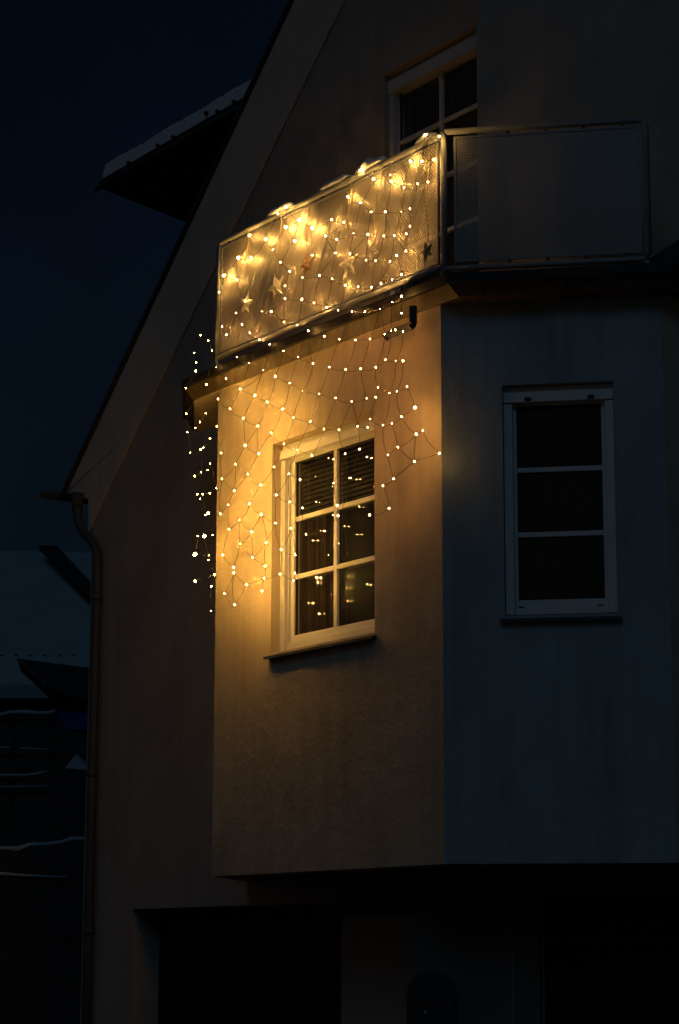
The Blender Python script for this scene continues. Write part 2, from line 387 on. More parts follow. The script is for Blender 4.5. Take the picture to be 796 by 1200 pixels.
# slope of the verge, measured on the wall
pa = G.hit(144, 500); pb = G.hit(313, 165); tanp = (pb[1]-pa[1])/(pb[0]-pa[0])
tanp = .905
def ztop(u): return 7.50+(u+4.445)*tanp
GR_ = -.36                                        # right end of the gable wall (hidden behind the upper wall)
gw = (gw_l, gw_l+1.25, 6.35, zg_top)
gm = B()
ze = ztop(g_l)
wall(gm, g_l, GR_, 0, ze, [(gk_l, gk_r, .02, gk_z)], .3) if False else None
def gable(bm, th):
    """gable wall above and beside the bay: lower strip with the garage opening, then the sloped part with the balcony window"""
    cells = []
    def quad(pts):
        f = [bm.verts.new((u, 0, z)) for u, z in pts]; k = [bm.verts.new((u, th, z)) for u, z in pts]; n = len(pts)
        for i in range(n): bm.faces.new((f[i], f[(i+1) % n], k[(i+1) % n], k[i]))
        bm.faces.new(f); bm.faces.new(k[::-1])
    # pieces share no visible overlap: butt joints only
    quad([(g_l, 0), (gk_l, 0), (gk_l, ztop(gk_l)-0), (g_l, ze)])
    quad([(gk_l, gk_z), (gk_r, gk_z), (gk_r, ztop(gk_r)), (gk_l, ztop(gk_l))])
    quad([(gk_r, 0), (gw[0], 0), (gw[0], ztop(gw[0])), (gk_r, ztop(gk_r))])
    quad([(gw[0], 0), (gw[1], 0), (gw[1], gw[2]), (gw[0], gw[2])])
    quad([(gw[0], gw[3]), (gw[1], gw[3]), (gw[1], ztop(gw[1])), (gw[0], ztop(gw[0]))])
    quad([(gw[1], 0), (GR_, 0), (GR_, ztop(GR_)), (gw[1], ztop(gw[1]))])
gm.free(); gm = B(); gable(gm, .28)
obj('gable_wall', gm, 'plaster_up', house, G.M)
ga = G.hit(466, 104, -.09)[0]; gzt = G.hit(466, 104, -.09)[1]
gmid = G.hit(517, 150, -.1)[0]
window(G, gw[0], gw[1], 6.36, gw[3], 2, 4, .05, (gzt-.445*4, gzt-.01), 'dark balcony window behind the railing', gu=(ga+.01, 2*gmid-ga-.01), sill=False, boxh=.12, fm='white_dim')
rs = B(); box(rs, gw[0]-.05, gw[1]+.05, -.42, -.36, 6.2, gw[3]+.1); obj('room_screen', rs, 'room', house, G.M)
# upper wall to the right
uu = U.hit(560, 200)[0]
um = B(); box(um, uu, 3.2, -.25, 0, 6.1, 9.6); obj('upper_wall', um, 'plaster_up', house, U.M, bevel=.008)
us_ = B(); box(us_, uu+.01, uu+.2, -.62, -.252, 6.1, 9.6); obj('upper_wall_return', us_, 'plaster_up', house, U.M)
# lower storey under the bay, right of the gable corner
lw = B(); r635 = U.hit(632, 1100)[0]
LO = Face(R.w(0, -.86, 0), AR)
l0, l1 = LO.hit(632, 1100)[0], LO.hit(820, 1100)[0]+1.5
zo = LO.hit(700, 1048)[1]
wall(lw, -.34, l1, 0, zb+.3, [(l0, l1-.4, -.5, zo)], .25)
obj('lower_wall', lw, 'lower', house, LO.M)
gd = B()
for k in range(7):
    z = .02+k*.36; box(gd, l0-.05, l1, -.30, -.262, z, z+.357)
obj('garage_door', gd, 'garage', house, LO.M)
gd = B()
for k in range(6):
    z = .02+k*.36
    if z < 2.0: box(gd, gk_l-.05, gk_r+.05, -.335, -.30, z, min(z+.357, gk_z+.05))
obj('garage_door', gd, 'garage', house, G.M)
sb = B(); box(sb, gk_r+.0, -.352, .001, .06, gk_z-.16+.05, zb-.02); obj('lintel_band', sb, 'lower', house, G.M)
# verge board, soffit and roof slab of the main roof
OV = .26; TH = .13
def GP(u, d, z): return G.w(u, d, z)
BO = .022                                         # the verge board stands this far off the wall
h0, h1 = G.hit(345, 0, BO), G.hit(83, 566, BO)
def zout(u): return h1[1]+(u-h1[0])*(h0[1]-h1[1])/(h0[0]-h1[0])
def zin(u): return ztop(u)
uA, zA = G.hit(77, 577, BO); uB, zB = G.hit(103, 584, BO); ue = uA
def slab_uz(bm, poly, d0, d1):
    f = [bm.verts.new((u, -d1, z)) for u, z in poly]; k = [bm.verts.new((u, -d0, z)) for u, z in poly]; n = len(poly)
    for i in range(n): bm.faces.new((f[i], f[(i+1) % n], k[(i+1) % n], k[i]))
    bm.faces.new(f); bm.faces.new(k[::-1]); return bm
roof = B(); ul_ = uA-.05
slab3(roof, [GP(ul_, BO+.03, zout(ul_)+.004), GP(2.4, BO+.03, zout(2.4)+.004), GP(2.4, -7, zout(2.4)+.004), GP(ul_, -7, zout(ul_)+.004)], (0, 0, .055))
rfo = obj('roof', roof, 'tile', house)
vb = slab_uz(B(), [(uA, zA), (uB, zB-.01), (uB+.02, zin(uB)-.03), (-5.6, zin(-5.6)-.03), (2.4, zin(2.4)-.03), (2.4, zout(2.4)), (uA, zout(uA))], .002, BO)
obj('verge_board', vb, 'verge', rfo, G.M, bevel=.012)
ee = B(); box(ee, uB+.0, g_l+.06, -.6, .015, zB-.10, zB-.012)
obj('eave_box', ee, 'timber', rfo, G.M)
gt = B()
gz = zA-.0
for a in range(10):
    t0, t1 = math.pi+a*math.pi/10, math.pi+(a+1)*math.pi/10
    for rr_ in (.062, .056):
        c0 = [(ue-.10+rr_*math.cos(t), rr_*math.sin(t)+gz) for t in (t0, t1)]
        q = [gt.verts.new((c0[0][0], -.22, c0[0][1])), gt.verts.new((c0[1][0], -.22, c0[1][1])), gt.verts.new((c0[1][0], 5, c0[1][1])), gt.verts.new((c0[0][0], 5, c0[0][1]))]
        gt.faces.new(q)
obj('gutter', gt, 'lead', house, G.M)
dp = B()
q = [(x, y, .085) for x, y in ((91, 583), (91, 597), (92, 610), (97, 622), (106, 632), (112, 641), (114.5, 652), (114, 670))]
pts = []
for x, y, d in q:
    u, z = G.hit(x, y, d); pts.append((u, -d, z))
u, z = pts[-1][0], pts[-1][2]
pts += [(u, -.085, 4), (u, -.085, 2), (u, -.085, .1)]
tube(dp, pts, .043, 12)
for zz in (4.9, 3.3, 1.9): tube(dp, [(u, -.085, zz), (u, -.085, zz+.05)], .051, 12)
hp = B(); tube(hp, [(pts[0][0], -.085, pts[0][2]-.14), (pts[0][0], -.085, pts[0][2]-.04), (pts[0][0], -.085, pts[0][2]+.04)], [.045, .058, .062], 12)
dpo = obj('downpipe', dp, 'lead', house, G.M, smooth=True)
obj('hopper', hp, 'lead', dpo, G.M, smooth=True)
# snow dusted side roof that shows beyond the verge
A1 = G.hit(116, 220, -.9); B1 = G.hit(296, 117, -.9); C1 = G.hit(222, 262, -2.6)
PA, PB, PC = GP(A1[0], -.9, A1[1]), GP(B1[0], -.9, B1[1]), GP(C1[0], -2.6, C1[1])
e = (PB-PA); PB2 = PA+e*1.25; PC2 = PC+e*1.1
dr = B(); slab3(dr, [PA, PB2, PC2, PC], (0, 0, .07))
dro = obj('side_roof', dr, 'darkwood', house)
sn = B()
# snow strip along the edge with a lumpy outline
n = 60; rows = []
nn = (PC-PA).normalized()
for i in range(n+1):
    t = .03+i/n*1.2
    h = .17+.006*math.sin(i*.35)+.006*random.random()-.012*(i % 13 == 0)
    if i == 0: h = .05
    b0 = PA+e*t+Vector((0, 0, .072))
    ring = [b0-nn*.01, b0-nn*.012+Vector((0, 0, h*.75)), b0+nn*.05+Vector((0, 0, h)), b0+nn*.9+Vector((0, 0, h)), b0+nn*.9]
    rows.append([sn.verts.new(v) for v in ring])
for a, c in zip(rows, rows[1:]):
    for k in range(4): sn.faces.new((a[k], a[k+1], c[k+1], c[k]))
sn.faces.new(rows[0]); sn.faces.new(rows[-1][::-1])
obj('roof_snow', sn, 'snow', dro, smooth=False)
for t in (.22, .42, .52, .73, .80, .9):
    cl = B(); c = PA+e*t+Vector((0, 0, .07+.05*(int(t*100) % 2)))-nn*.035
    bmesh.ops.create_icosphere(cl, subdivisions=1, radius=.026, matrix=Matrix.Translation(c))
    tube(cl, [c, c+nn*.06], .01, 6); obj('snow_guard', cl, 'dark', dro)
tube_b = B(); tube(tube_b, [PA-e*.02, PA+e*1.25], .028, 8); obj('side_gutter', tube_b, 'lead', dro, smooth=True)
# dark side wing roof at the right edge
q0 = U.hit(748, 312, .3); q1 = U.hit(830, 258, .3)
sr_ = B()
for pts_ in ([(q0[0], q0[1]), (q1[0], q1[1]), (q1[0], 6.29), (q0[0]-.05, 6.29)],):
    f = [sr_.verts.new((u, -.3, z)) for u, z in pts_]; k = [sr_.verts.new((u, .0, z)) for u, z in pts_]
    for i in range(4): sr_.faces.new((f[i], f[(i+1) % 4], k[(i+1) % 4], k[i]))
    sr_.faces.new(f); sr_.faces.new(k[::-1])
obj('wing_roof', sr_, 'tile', house, U.M)
# ---- railing
zt, zl = 7.278, 6.335
def rail_obj(F_, pts, r, m='rail', name='rail', par=None):
    b = B(); tube(b, [(u, -d, z) for u, d, z in pts], r, 12); return obj(name, b, m, par or house, F_.M, smooth=True)
ul = -BW-.012
rl = B()
tube(rl, [(ul, 0, zl), (ul, 0, zt-.03), (ul+.012, 0, zt-.006), (ul+.04, 0, zt), (-.01, 0, zt)], .023, 12)
tube(rl, [(ul, 0, zl), (-.01, 0, zl)], .023, 12)
tube(rl, [(ul, 0, zs+.145), (ul, 0, zl)], .021, 12)
railing = obj('balcony_railing', rl, 'rail', house, L.M, smooth=True)
railing['label'] = 'railing of the left balcony front, hung with lights'
rr2 = B(); zr = zt+.03
cor = []
tube(rr2, [(.035, 0, zr), (1.38, 0, zr), (1.405, 0, zr-.012), (1.414, 0, zr-.04), (1.414, 0, zl+.02), (1.405, 0, zl-.012), (1.38, 0, zl-.018), (.035, 0, zl-.015)], .022, 12)
tube(rr2, [(.026, 0, zs+.145), (.026, 0, zr)], .024, 12)
tube(rr2, [(1.40, 0, zl-.03), (1.40, 0, zs+.145)], .02, 10)
railr = obj('balcony_railing', rr2, 'rail', house, R.M, smooth=True)
railr['label'] = 'unlit railing of the balcony front on the right'
def panel(F_, u0, u1, z0, z1, par, m='sheet'):
    p = B(); box(p, u0, u1, -.001, .001, z0, z1); o = obj('mesh_panel', p, m, par, F_.M)
    f = B(); w = .016
    box(f, u0-w, u0-.0005, -.006, .006, z0-w, z1+w); box(f, u1+.0005, u1+w, -.006, .006, z0-w, z1+w)
    box(f, u0, u1, -.006, .006, z1+.0005, z1+w); box(f, u0, u1, -.006, .006, z0-w, z0-.0005)
    obj('panel_edge', f, 'rail', par, F_.M)
    n = 5
    for i in range(n):
        u = u0+.1+(u1-u0-.2)*i/(n-1)
        for za, zc in ((z1+w, z1+.04), (z0-.04, z0-w)): c = B(); box(c, u-.012, u+.012, -.005, .005, za, zc); obj('clip', c, 'dark', par, F_.M)
    return o
panel(L, ul+.05, -.035, zl+.05, zt-.052, railing)
panel(R, .115, 1.355, zl+.045, zr-.055, railr, 'sheet_r')
# ---- rain outlet under the slab corner
wo = B()
a0 = L.hit(484.5, 352, .10); a1 = L.hit(484.5, 381, .10); a2 = L.hit(455, 381, .10); a3 = L.hit(452, 387, .10)
tube(wo, [(a0[0], -.10, zs+.01), (a0[0], -.10, a1[1]+.02), (a1[0]-.01, -.10, a1[1]), (a2[0]+.02, -.10, a1[1]-.0), (a2[0]-.02, -.10, a1[1]-.012)], .034, 4)
obj('rain_spout', wo, 'dark', house, L.M)
# ---- small fittings below the bay
lb = empty('letterbox', LO.w(*(lambda h: (h[0], 0, h[1]-.35))(LO.hit(505, 1135))), 'dark arched letterbox with a small keyhole glint on the wall between garages', 'letterbox')
lu, lz = LO.hit(505, 1138, .1); wv = .165
bm_ = B(); prof = [(lu-wv, .9), (lu+wv, .9)]+[(lu+wv*math.cos(t*math.pi/14), lz-wv+wv*math.sin(t*math.pi/14)) for t in range(15)]
f = [bm_.verts.new((u, -.12, z)) for u, z in prof]; k = [bm_.verts.new((u, -.001, z)) for u, z in prof]
for i in range(len(prof)): bm_.faces.new((f[i], f[(i+1) % len(prof)], k[(i+1) % len(prof)], k[i]))
bm_.faces.new(f); bm_.faces.new(k[::-1])
obj('body', bm_, 'dark', lb, LO.M, bevel=.006)
kb = B(); ku, kz = LO.hit(499, 1186, .12); tube(kb, [(ku, -.121, kz), (ku, -.135, kz)], .012, 12); obj('lock', kb, 'rail', lb, LO.M)
lf = B(); box(lf, lu-.11, lu+.11, .1205, .128, kz+.06, kz+.075); obj('flap', lf, 'dark', lb, LO.M)
wl = empty('wall_lamp', LO.w(LO.hit(498, 1033)[0], 0, 2.1), 'small unlit dark lamp tucked under the bay', 'lamp')
hu, hz = LO.hit(500, 1036, .08)
b = B(); tube(b, [(hu, -.08, hz+.045), (hu, -.08, hz+.02), (hu, -.08, hz-.05)], [.02, .05, .06], 12); obj('lamp_shade', b, 'dark', wl, LO.M, smooth=False)
b = B(); tube(b, [(hu, 0, hz+.03), (hu, -.06, hz+.045)], .012, 8); obj('arm', b, 'dark', wl, LO.M)
# ------------------------------------------------------------------ bulbs and nets
def bulb_mesh(name, m, r):
    b = B()
    bmesh.ops.create_icosphere(b, subdivisions=2, radius=r)
    for v in b.verts:
        if v.co.z < 0: v.co.z *= 1.5
    n0 = len(b.faces)
    tube(b, [(0, 0, r*.7), (0, 0, r*2.6)], [r*.75, r*.5], 6, 1)
    me = bpy.data.meshes.new(name); b.to_mesh(me); b.free()
    me.materials.append(M_[m]); me.materials.append(M_['socket'])
    for p in me.polygons: p.use_smooth = True
    return me
M_['bulb_rail'] = emis('rail_bulb', (1., .50, .125), 930.); M_['bulb_rail_hot'] = emis('rail_bulb_bright', (1., .55, .13), 800.)
ME = {'rn': bulb_mesh('bulb', 'bulb_rail', .0028), 'rb': bulb_mesh('bulb', 'bulb_rail_hot', .0058),
      'n': bulb_mesh('bulb', 'bulb', .0027), 'b': bulb_mesh('bulb', 'bulb_hot', .0058),
      'sn': bulb_mesh('bulb', 'bulb_strand', .0036), 'sb': bulb_mesh('bulb', 'bulb_strand_hot', .0105)}
def wire_mesh(pts, maxd=.30, deg=3, r=.0018, sag=.16):
    """cable net between neighbouring bulbs; pts = [(world, ...)]"""
    n = len(pts); E = []
    for i in range(n):
        for j in range(i+1, n):
            l = (pts[i]-pts[j]).length
            if .03 < l < maxd: E.append((l, i, j))
    E.sort(); D = {i: [] for i in range(n)}; out = []
    for l, i, j in E:
        if len(D[i]) >= deg or len(D[j]) >= deg: continue
        v = (pts[j]-pts[i]).normalized()
        if any(v.dot(x) > .7 for x in D[i]) or any((-v).dot(x) > .7 for x in D[j]): continue
        D[i].append(v); D[j].append(-v); out.append((pts[i], pts[j]))
    root = list(range(n))
    def find(a):
        while root[a] != a: a = root[a]
        return a
    idx = {id(p): i for i, p in enumerate(pts)}
    for p, q in out: root[find(idx[id(p)])] = find(idx[id(q)])
    allE = sorted(((pts[i]-pts[j]).length, i, j) for i in range(n) for j in range(i+1, n))
    for l, i, j in allE:
        if find(i) != find(j): root[find(i)] = find(j); out.append((pts[i], pts[j]))
    b = B()
    for p, q in out:
        l = (q-p).length; m = (p+q)/2+Vector((random.uniform(-.12, .12)*l, random.uniform(-.06, .06)*l, -sag*l*random.uniform(.3, 1.3)))
        c = [p*(1-t)**2+m*2*t*(1-t)+q*t*t for t in [k/6 for k in range(7)]]
        tube(b, c, r, 4, cap=False)
    return b
def net(name, label, bulbs, group, loc, pre='', **kw):
    """bulbs = [(world position, big)]"""
    t = empty(name, loc, label, 'string lights', group)
    obj('cable', wire_mesh([b[0] for b in bulbs], **kw), 'wire', t)
    order = sorted(bulbs, key=lambda b: -int(b[1]))
    for p, big in order[:100]:
        o = bpy.data.objects.new('bulb', ME['sl' if big == 2 else pre+('b' if big else 'n')])
        e = Matrix.Rotation(random.uniform(-.9, .9), 4, 'X') @ Matrix.Rotation(random.uniform(-.9, .9), 4, 'Y')
        link(o, Matrix.Translation(p) @ e @ Matrix.Scale(random.choice((.75, .9, 1, 1, 1.15, 1.35)), 4), t)
    if len(order) > 100:
        b = B()
        for p, big in order[100:]:
            r = .003
            bmesh.ops.create_icosphere(b, subdivisions=2, radius=r, matrix=Matrix.Translation(p) @ Matrix.Scale(1.2, 4, (0, 0, 1)))
        o = obj('small_bulbs', b, 'bulb_rail' if pre == 'r' else 'bulb', t, smooth=True); o['kind'] = 'stuff'
    return t
def ps(s): return [tuple(map(float, q.split(','))) for q in s.split()]
# the net over the bay wall (x, y measured, tables in enlarged units)
fascia_t = ps('125,118 182,90 215,107 272,55 310,73 245,42 350,90 422,33 463,41 508,43 547,40 588,27 605,18 638,20 152,149')
fascia_big = ps('378,18 617,15')
wall_t = ps('''254,126 192,177 288,143 327,162 391,107 436,118 480,124 522,122 563,118 590,97 618,101 638,100
130,205 163,231 232,195 266,213 308,232 362,182 408,191 453,202 497,212 538,203 563,200 570,173 601,188 621,184 649,171
200,258 239,279 277,298 337,256 384,267 421,287 462,289 513,280 541,283 548,260 583,277 608,272 634,254
139,353 205,332 242,355 311,328 348,345 388,360 480,355 519,342 596,358 624,337 692,292
178,384 212,411 284,391 325,410 356,427 448,436 493,422 612,424 141,424 175,456 247,440 290,468 328,487 583,443
158,495 217,492 249,522 362,504 457,497 460,525 600,505 136,520 190,537 288,546 330,560 222,569 262,599 372,576 421,567 547,523
160,562 191,602 304,618 342,632 143,633 225,640 341,683 173,667 174,682 260,663 257,697 209,714 301,685 337,703 148,739 176,769 251,732''')
wall_big = ps('671,228 674,301 669,376')
bl = []
def add(lst, F_, ox, oy, k, dfun, big, out):
    for x, y in lst:
        X, Y = ox+x*k, oy+y*k
        d = dfun(X, Y) + random.uniform(-.008, .012)
        u, z = F_.hit(X, Y, d); out.append((F_.w(u, d, z), 2 if (F_ is L and X < 335 and Y > 440) else big))
add(fascia_t, L, 200, 380, .4271, lambda X, Y: .15, False, bl); add(fascia_big, L, 200, 380, .4271, lambda X, Y: .165, True, bl)
M_['bulb_left'] = emis('left_bulb', (1., .525, .10), 3300.); ME['sl'] = bulb_mesh('bulb', 'bulb_left', .0027)
def dwall(X, Y):
    if X < 335 and Y > 440: return .22
    _, z = L.hit(X, Y, .05); return .23-.07*max(0, min(1, (z-5.6)/.4))
add(wall_t, L, 200, 380, .4271, dwall, False, bl); add(wall_big, L, 200, 380, .4271, lambda X, Y: .14, True, bl)
add([(412.6, 365), (427.7, 365), (445.4, 362), (459.7, 354), (470.7, 367)], L, 0, 0, 1, lambda X, Y: .15, False, bl)
add([(470.7, 347)], L, 0, 0, 1, lambda X, Y: .16, True, bl)
u_, z_ = L.hit(515, 531, .10); bl.append((L.w(u_, .10, z_), True)); M_['bulb_hot']  # extra bulb added to throw a warm glow around the corner
net('net_lights', 'warm net of lights draped from the balcony edge over the bay wall and its window', bl, 'warm white string lights', L.w(-1.5, .1, 5.0), maxd=.31, deg=4)
# the net over the railing
rl_t = ps('''253,325 227,345 485,312 577,225 675,183 620,265 662,253 694,247 518,340 562,340 612,340 638,330 432,373 463,408 507,410 376,415 410,426
558,415 589,414 627,408 638,385 212,457 236,497 335,475 407,468 452,470 502,490 532,492 577,494 597,476 626,462 264,525 305,545 357,538 396,548
478,573 519,574 548,562 583,550 612,535 98,655 178,650 125,617 100,551 117,690 140,717 207,650 247,682 288,692 250,610 302,612 340,623 379,636 415,646
55,697 68,722 170,738 250,570 45,590''')
rl_big = ps('293,365 335,390 395,365 140,413 190,425 280,430 105,483 145,483 60,538 445,293 483,212 525,237 580,245 640,183 712,178 729,105 683,101 252,387 437,568')
rb = []
add(rl_t, L, 240, 120, .3769, lambda X, Y: random.choice((.045, .06, .095)), False, rb); add(rl_big, L, 240, 120, .3769, lambda X, Y: .045, True, rb)
net('net_lights', 'warm net of lights hung over the perforated balcony railing', rb, 'warm white string lights', L.w(-1.5, .04, 6.8), pre='r', maxd=.26, deg=4)
# strands hanging free left of the bay
dr_t = ps('''82,30 104,45 65,78 70,105 114,72 69,128 98,165 43,245 68,284 96,244 81,268 46,296 108,313 83,343 54,352 90,338 109,382 102,400 84,406 67,416
126,450 73,466 88,466 108,463 81,479 96,523 75,581 116,578 106,634 104,647 121,686 112,719 111,786 42,175 127,280 41,157''')
dr_b = ps('104,518 93,581 68,630 67,705')
db = []
def add2(lst, big):
    for x, y in lst:
        X, Y = 200+x*.4271, 380+y*.4271
        d = .22 if Y > 460 else .12
        d += random.uniform(-.05, .06)
        u, z = L.hit(X, Y, d); db.append((L.w(u, d, z), big))
add2(dr_t, False); add2(dr_b, True)
net('strand_lights', 'loose light strands hanging free from the left corner of the balcony slab', db, 'warm white string lights', L.w(-3.2, .2, 5.5), pre='s', maxd=.34, deg=2, sag=.05)
# ------------------------------------------------------------------ ornaments on the railing
def star_mesh(R_, tilt, thick=.026):
    b = B(); fr, bk = [], []
    for k in range(10):
        a = tilt+math.pi/2+k*math.pi/5; q = R_ if k % 2 == 0 else R_*.42
        fr.append(b.verts.new((q*math.cos(a), 0, q*math.sin(a))))
    c1 = b.verts.new((0, -thick, 0)); c2 = b.verts.new((0, thick*.6, 0))
    for k in range(10):
        b.faces.new((fr[k], fr[(k+1) % 10], c1)); b.faces.new((fr[(k+1) % 10], fr[k], c2))
    bmesh.ops.subdivide_edges(b, edges=b.edges[:], cuts=3, use_grid_fill=True)
    for v in b.verts: v.co += Vector((random.uniform(-1, 1), random.uniform(-1, 1), random.uniform(-1, 1)))*R_*.035
    return b
def zoom1(x, y): return 240+.3769*x, 120+.3769*y
stars = [((222, 575), (235, 380), .125, .25, 'straw', 'pale straw star, large, left of the middle of the railing panel'),
         ((446, 503), (452, 252), .13, .1, 'straw', 'pale straw star hanging lowest in the middle of the railing panel'),
         ((518, 458), (552, 190), .105, .5, 'straw', 'pale straw star just above and right of the middle star'),
         ((130, 625), (130, 428), .10, -.3, 'straw', 'pale straw star nearest the left end of the railing'),
         ((316, 505), (320, 312), .10, .2, 'brown', 'brown star hanging between two pale stars on the railing'),
         ((690, 462), (693, 250), .08, .3, 'grey', 'dark grey star near the right post of the lit railing')]
for (x, y), (cx_, cy_), R_, tl, m, lab in stars:
    X, Y = zoom1(x, y); u, z = L.hit(X, Y, .03); X2, Y2 = zoom1(cx_, cy_); u2, z2 = L.hit(X2, Y2, .03)
    t = empty('star_ornament', L.w(u, .06, z), lab, 'ornament', 'stars hanging on the railing')
    obj('star', star_mesh(R_, tl), m, t, Matrix.Translation(L.w(u, .028, z)) @ L.M.to_3x3().to_4x4(), smooth=False)
    c = B(); a, e2 = L.w(u2, .026, zt), L.w(u+.0, .03, z+R_*.8)
    tube(c, [a.lerp(e2, k/6)+Vector((.012*math.sin(k*1.4), 0, 0)) for k in range(7)], .0034, 5); obj('hanger', c, 'cord', t)
# snow left on the top rail
def snow(u0, u1, F_, z, h, lab, d=0):
    b = B(); n = max(8, int((u1-u0)/.012)); rows = []
    for i in range(n+1):
        t = i/n; u = u0+(u1-u0)*t; s = math.sin(math.pi*min(max(t, .02), .98))**.45
        hh = h*s*(.8+.2*math.sin(i*.35+u0*9)+.06*random.random()); w = .034*s*(1+.1*math.sin(i*.5))
        rows.append([b.verts.new((u, -(d)+w*math.cos(a), z+.012+hh*math.sin(a)*(1 if math.sin(a) > 0 else .35))) for a in [k*math.pi/5+.0 for k in range(10)]])
    for a, c in zip(rows, rows[1:]):
        for k in range(10): b.faces.new((a[k], a[(k+1) % 10], c[(k+1) % 10], c[k]))
    b.faces.new(rows[0]); b.faces.new(rows[-1][::-1])
    o = obj('snow_patch', b, 'snow', None, F_.M, smooth=True)
    tag(o, lab, 'snow', 'snow left on the balcony rail')
def ut(x, y): X, Y = zoom1(x, y); return L.hit(X, Y, 0)[0]
snow(ut(196, 360), ut(275, 325), L, zt+.016, .05, 'snow lump leftmost on the lit top rail')
snow(ut(360, 275), ut(455, 235), L, zt+.016, .05, 'snow lump second from left on the top rail')
snow(ut(470, 225), ut(562, 178), L, zt+.016, .075, 'tallest snow lump, right of middle on the top rail')
snow(ut(655, 130), ut(722, 100), L, zt+.016, .045, 'snow lump beside the corner post of the railing')
# ------------------------------------------------------------------ neighbours at the left
nb = empty('neighbour_house', at_y(50, 900, 32)*1.0, 'dark neighbouring house with a broad snowy roof, left behind the downpipe', 'house')
def P3(x, y, Y): return at_y(x, y, Y)
ra, rb_, rc, rd = P3(-120, 803, 30), P3(200, 801, 30), P3(200, 650, 34), P3(-120, 642, 34)
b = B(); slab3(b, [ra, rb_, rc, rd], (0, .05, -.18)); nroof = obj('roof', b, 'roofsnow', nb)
for row, yy in enumerate((757, 772)):
    for k in range(1, 8):
        x = -40+k*17+row*8; t = (803-yy)/157.0; b = B()
        p = P3(x, yy, 30+4*t)+Vector((0, -.03, .03)); bmesh.ops.create_icosphere(b, subdivisions=1, radius=.032, matrix=Matrix.Translation(p)); obj('snow_guard', b, 'dark', nroof)
b = B(); q = [P3(48, 645, 33.7), P3(68, 645, 33.7), P3(128, 712, 32.2), P3(128, 730, 32.2), P3(110, 705, 32.2)]
slab3(b, [P3(46, 644, 33.6), P3(68, 645, 33.6), P3(140, 722, 31.6), P3(140, 740, 31.6), P3(104, 706, 32.2)], (0, -.12, .05)); obj('hip_ridge', b, 'darkwood', nroof)
b = B(); p0, p1 = P3(-120, 803, 30.2), P3(200, 801, 30.2)
slab3(b, [Vector((p0.x, 30.3, 0)), Vector((p1.x, 30.3, 0)), Vector((p1.x, 30.3, p1.z-.1)), Vector((p0.x, 30.3, p0.z-.1))], (0, 4, 0)); obj('wall', b, 'nwall', nb)
# dormer-like dark roof in front of it
b = B(); slab3(b, [P3(21, 772, 28), P3(150, 788, 28), P3(150, 840, 27.2), P3(58, 806, 27.2)], (0, .3, -.12)); dm = obj('porch_roof', b, 'darkwood', nb)
b = B(); tube(b, [P3(22, 773, 27.9), P3(55, 803, 27.1)], .022, 6); obj('verge_strip', b, 'lead', dm)
# neighbour's balcony rails with snow on them
b = B()
for yy in (843, 884, 914, 928): tube(b, [P3(-90, yy, 27), P3(64, yy-1, 27)], .035, 8)
for x in (-60, -22, 16, 62): tube(b, [P3(x, 838, 27.03), Vector((P3(x, 838, 27).x, 27.03, 3.2))], .03, 8)
br = obj('rail', b, 'darkwood', nb)
def snowline(pts, Y, r, name='snow_line', par=br):
    b = B(); tube(b, [P3(x, y, Y)+Vector((0, 0, random.uniform(0, .012))) for x, y in pts], [r*(.5+.5*random.random()) for _ in pts], 8)
    obj(name, b, 'roofsnow', par, smooth=True)
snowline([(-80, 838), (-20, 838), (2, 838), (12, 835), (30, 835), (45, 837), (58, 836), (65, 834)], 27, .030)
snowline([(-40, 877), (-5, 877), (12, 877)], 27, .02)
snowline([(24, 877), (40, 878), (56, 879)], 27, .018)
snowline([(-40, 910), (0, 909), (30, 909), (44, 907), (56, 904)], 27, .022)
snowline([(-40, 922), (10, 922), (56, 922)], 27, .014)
# blue sheet and small gable beyond
bt = B(); slab3(bt, [P3(66, 834, 26), P3(140, 838, 26), P3(140, 858, 25.8), P3(78, 854, 25.8)], (0, .05, -.03)); o = obj('tarpaulin', bt, 'blue'); tag(o, 'deep blue sheet stretched behind the downpipe beside the snowy rails', 'tarpaulin')
sh = empty('garden_shed', P3(90, 930, 25), 'small dark shed with a bluish snowy gable, low behind the downpipe', 'shed')
b = B(); slab3(b, [P3(76, 900, 25), P3(90, 883, 25), P3(106, 903, 25)], (0, 2.0, .0)); obj('roof', b, 'roofsnow', sh)
b = B(); tp = P3(60, 904, 25.02); tq = P3(140, 904, 25.02)
slab3(b, [Vector((tp.x, 25.02, 0)), Vector((tq.x, 25.02, 0)), Vector((tq.x, 25.02, tq.z)), Vector((tp.x, 25.02, tp.z))], (0, 2.2, 0)); obj('wall', b, 'darkwood', sh)
b = B(); tube(b, [P3(76, 850, 25.5), P3(103, 885, 24.9)], .014, 6); obj('prop', b, 'lead', sh)
# hedge-like dark fence with a wavy snow cap
fn = empty('garden_fence', P3(40, 1100, 22), 'dark board fence with a wavy cap of snow, in front of the shed', 'fence')
b = B(); fx0, fx1 = P3(-150, 1000, 22).x, P3(135, 1000, 22).x; nx = 26
for i in range(nx):
    x0 = fx0+(fx1-fx0)*i/nx; x1 = fx0+(fx1-fx0)*(i+.93)/nx; slab3(b, [Vector((x0, 22, 0)), Vector((x1, 22, 0)), Vector((x1, 22, P3(50, 992, 22).z-.03)), Vector((x0, 22, P3(50, 992, 22).z-.03))], (0, .03, 0))
obj('board_panel', b, 'darkwood', fn)
b = B(); tube(b, [P3(x, y, 22) for x, y in ((-100, 996), (-40, 993), (8, 994), (22, 995), (34, 990), (56, 989), (72, 987), (84, 983), (98, 983), (130, 984))], [.02, .02, .02, .03, .022, .02, .02, .024, .02, .02], 8)
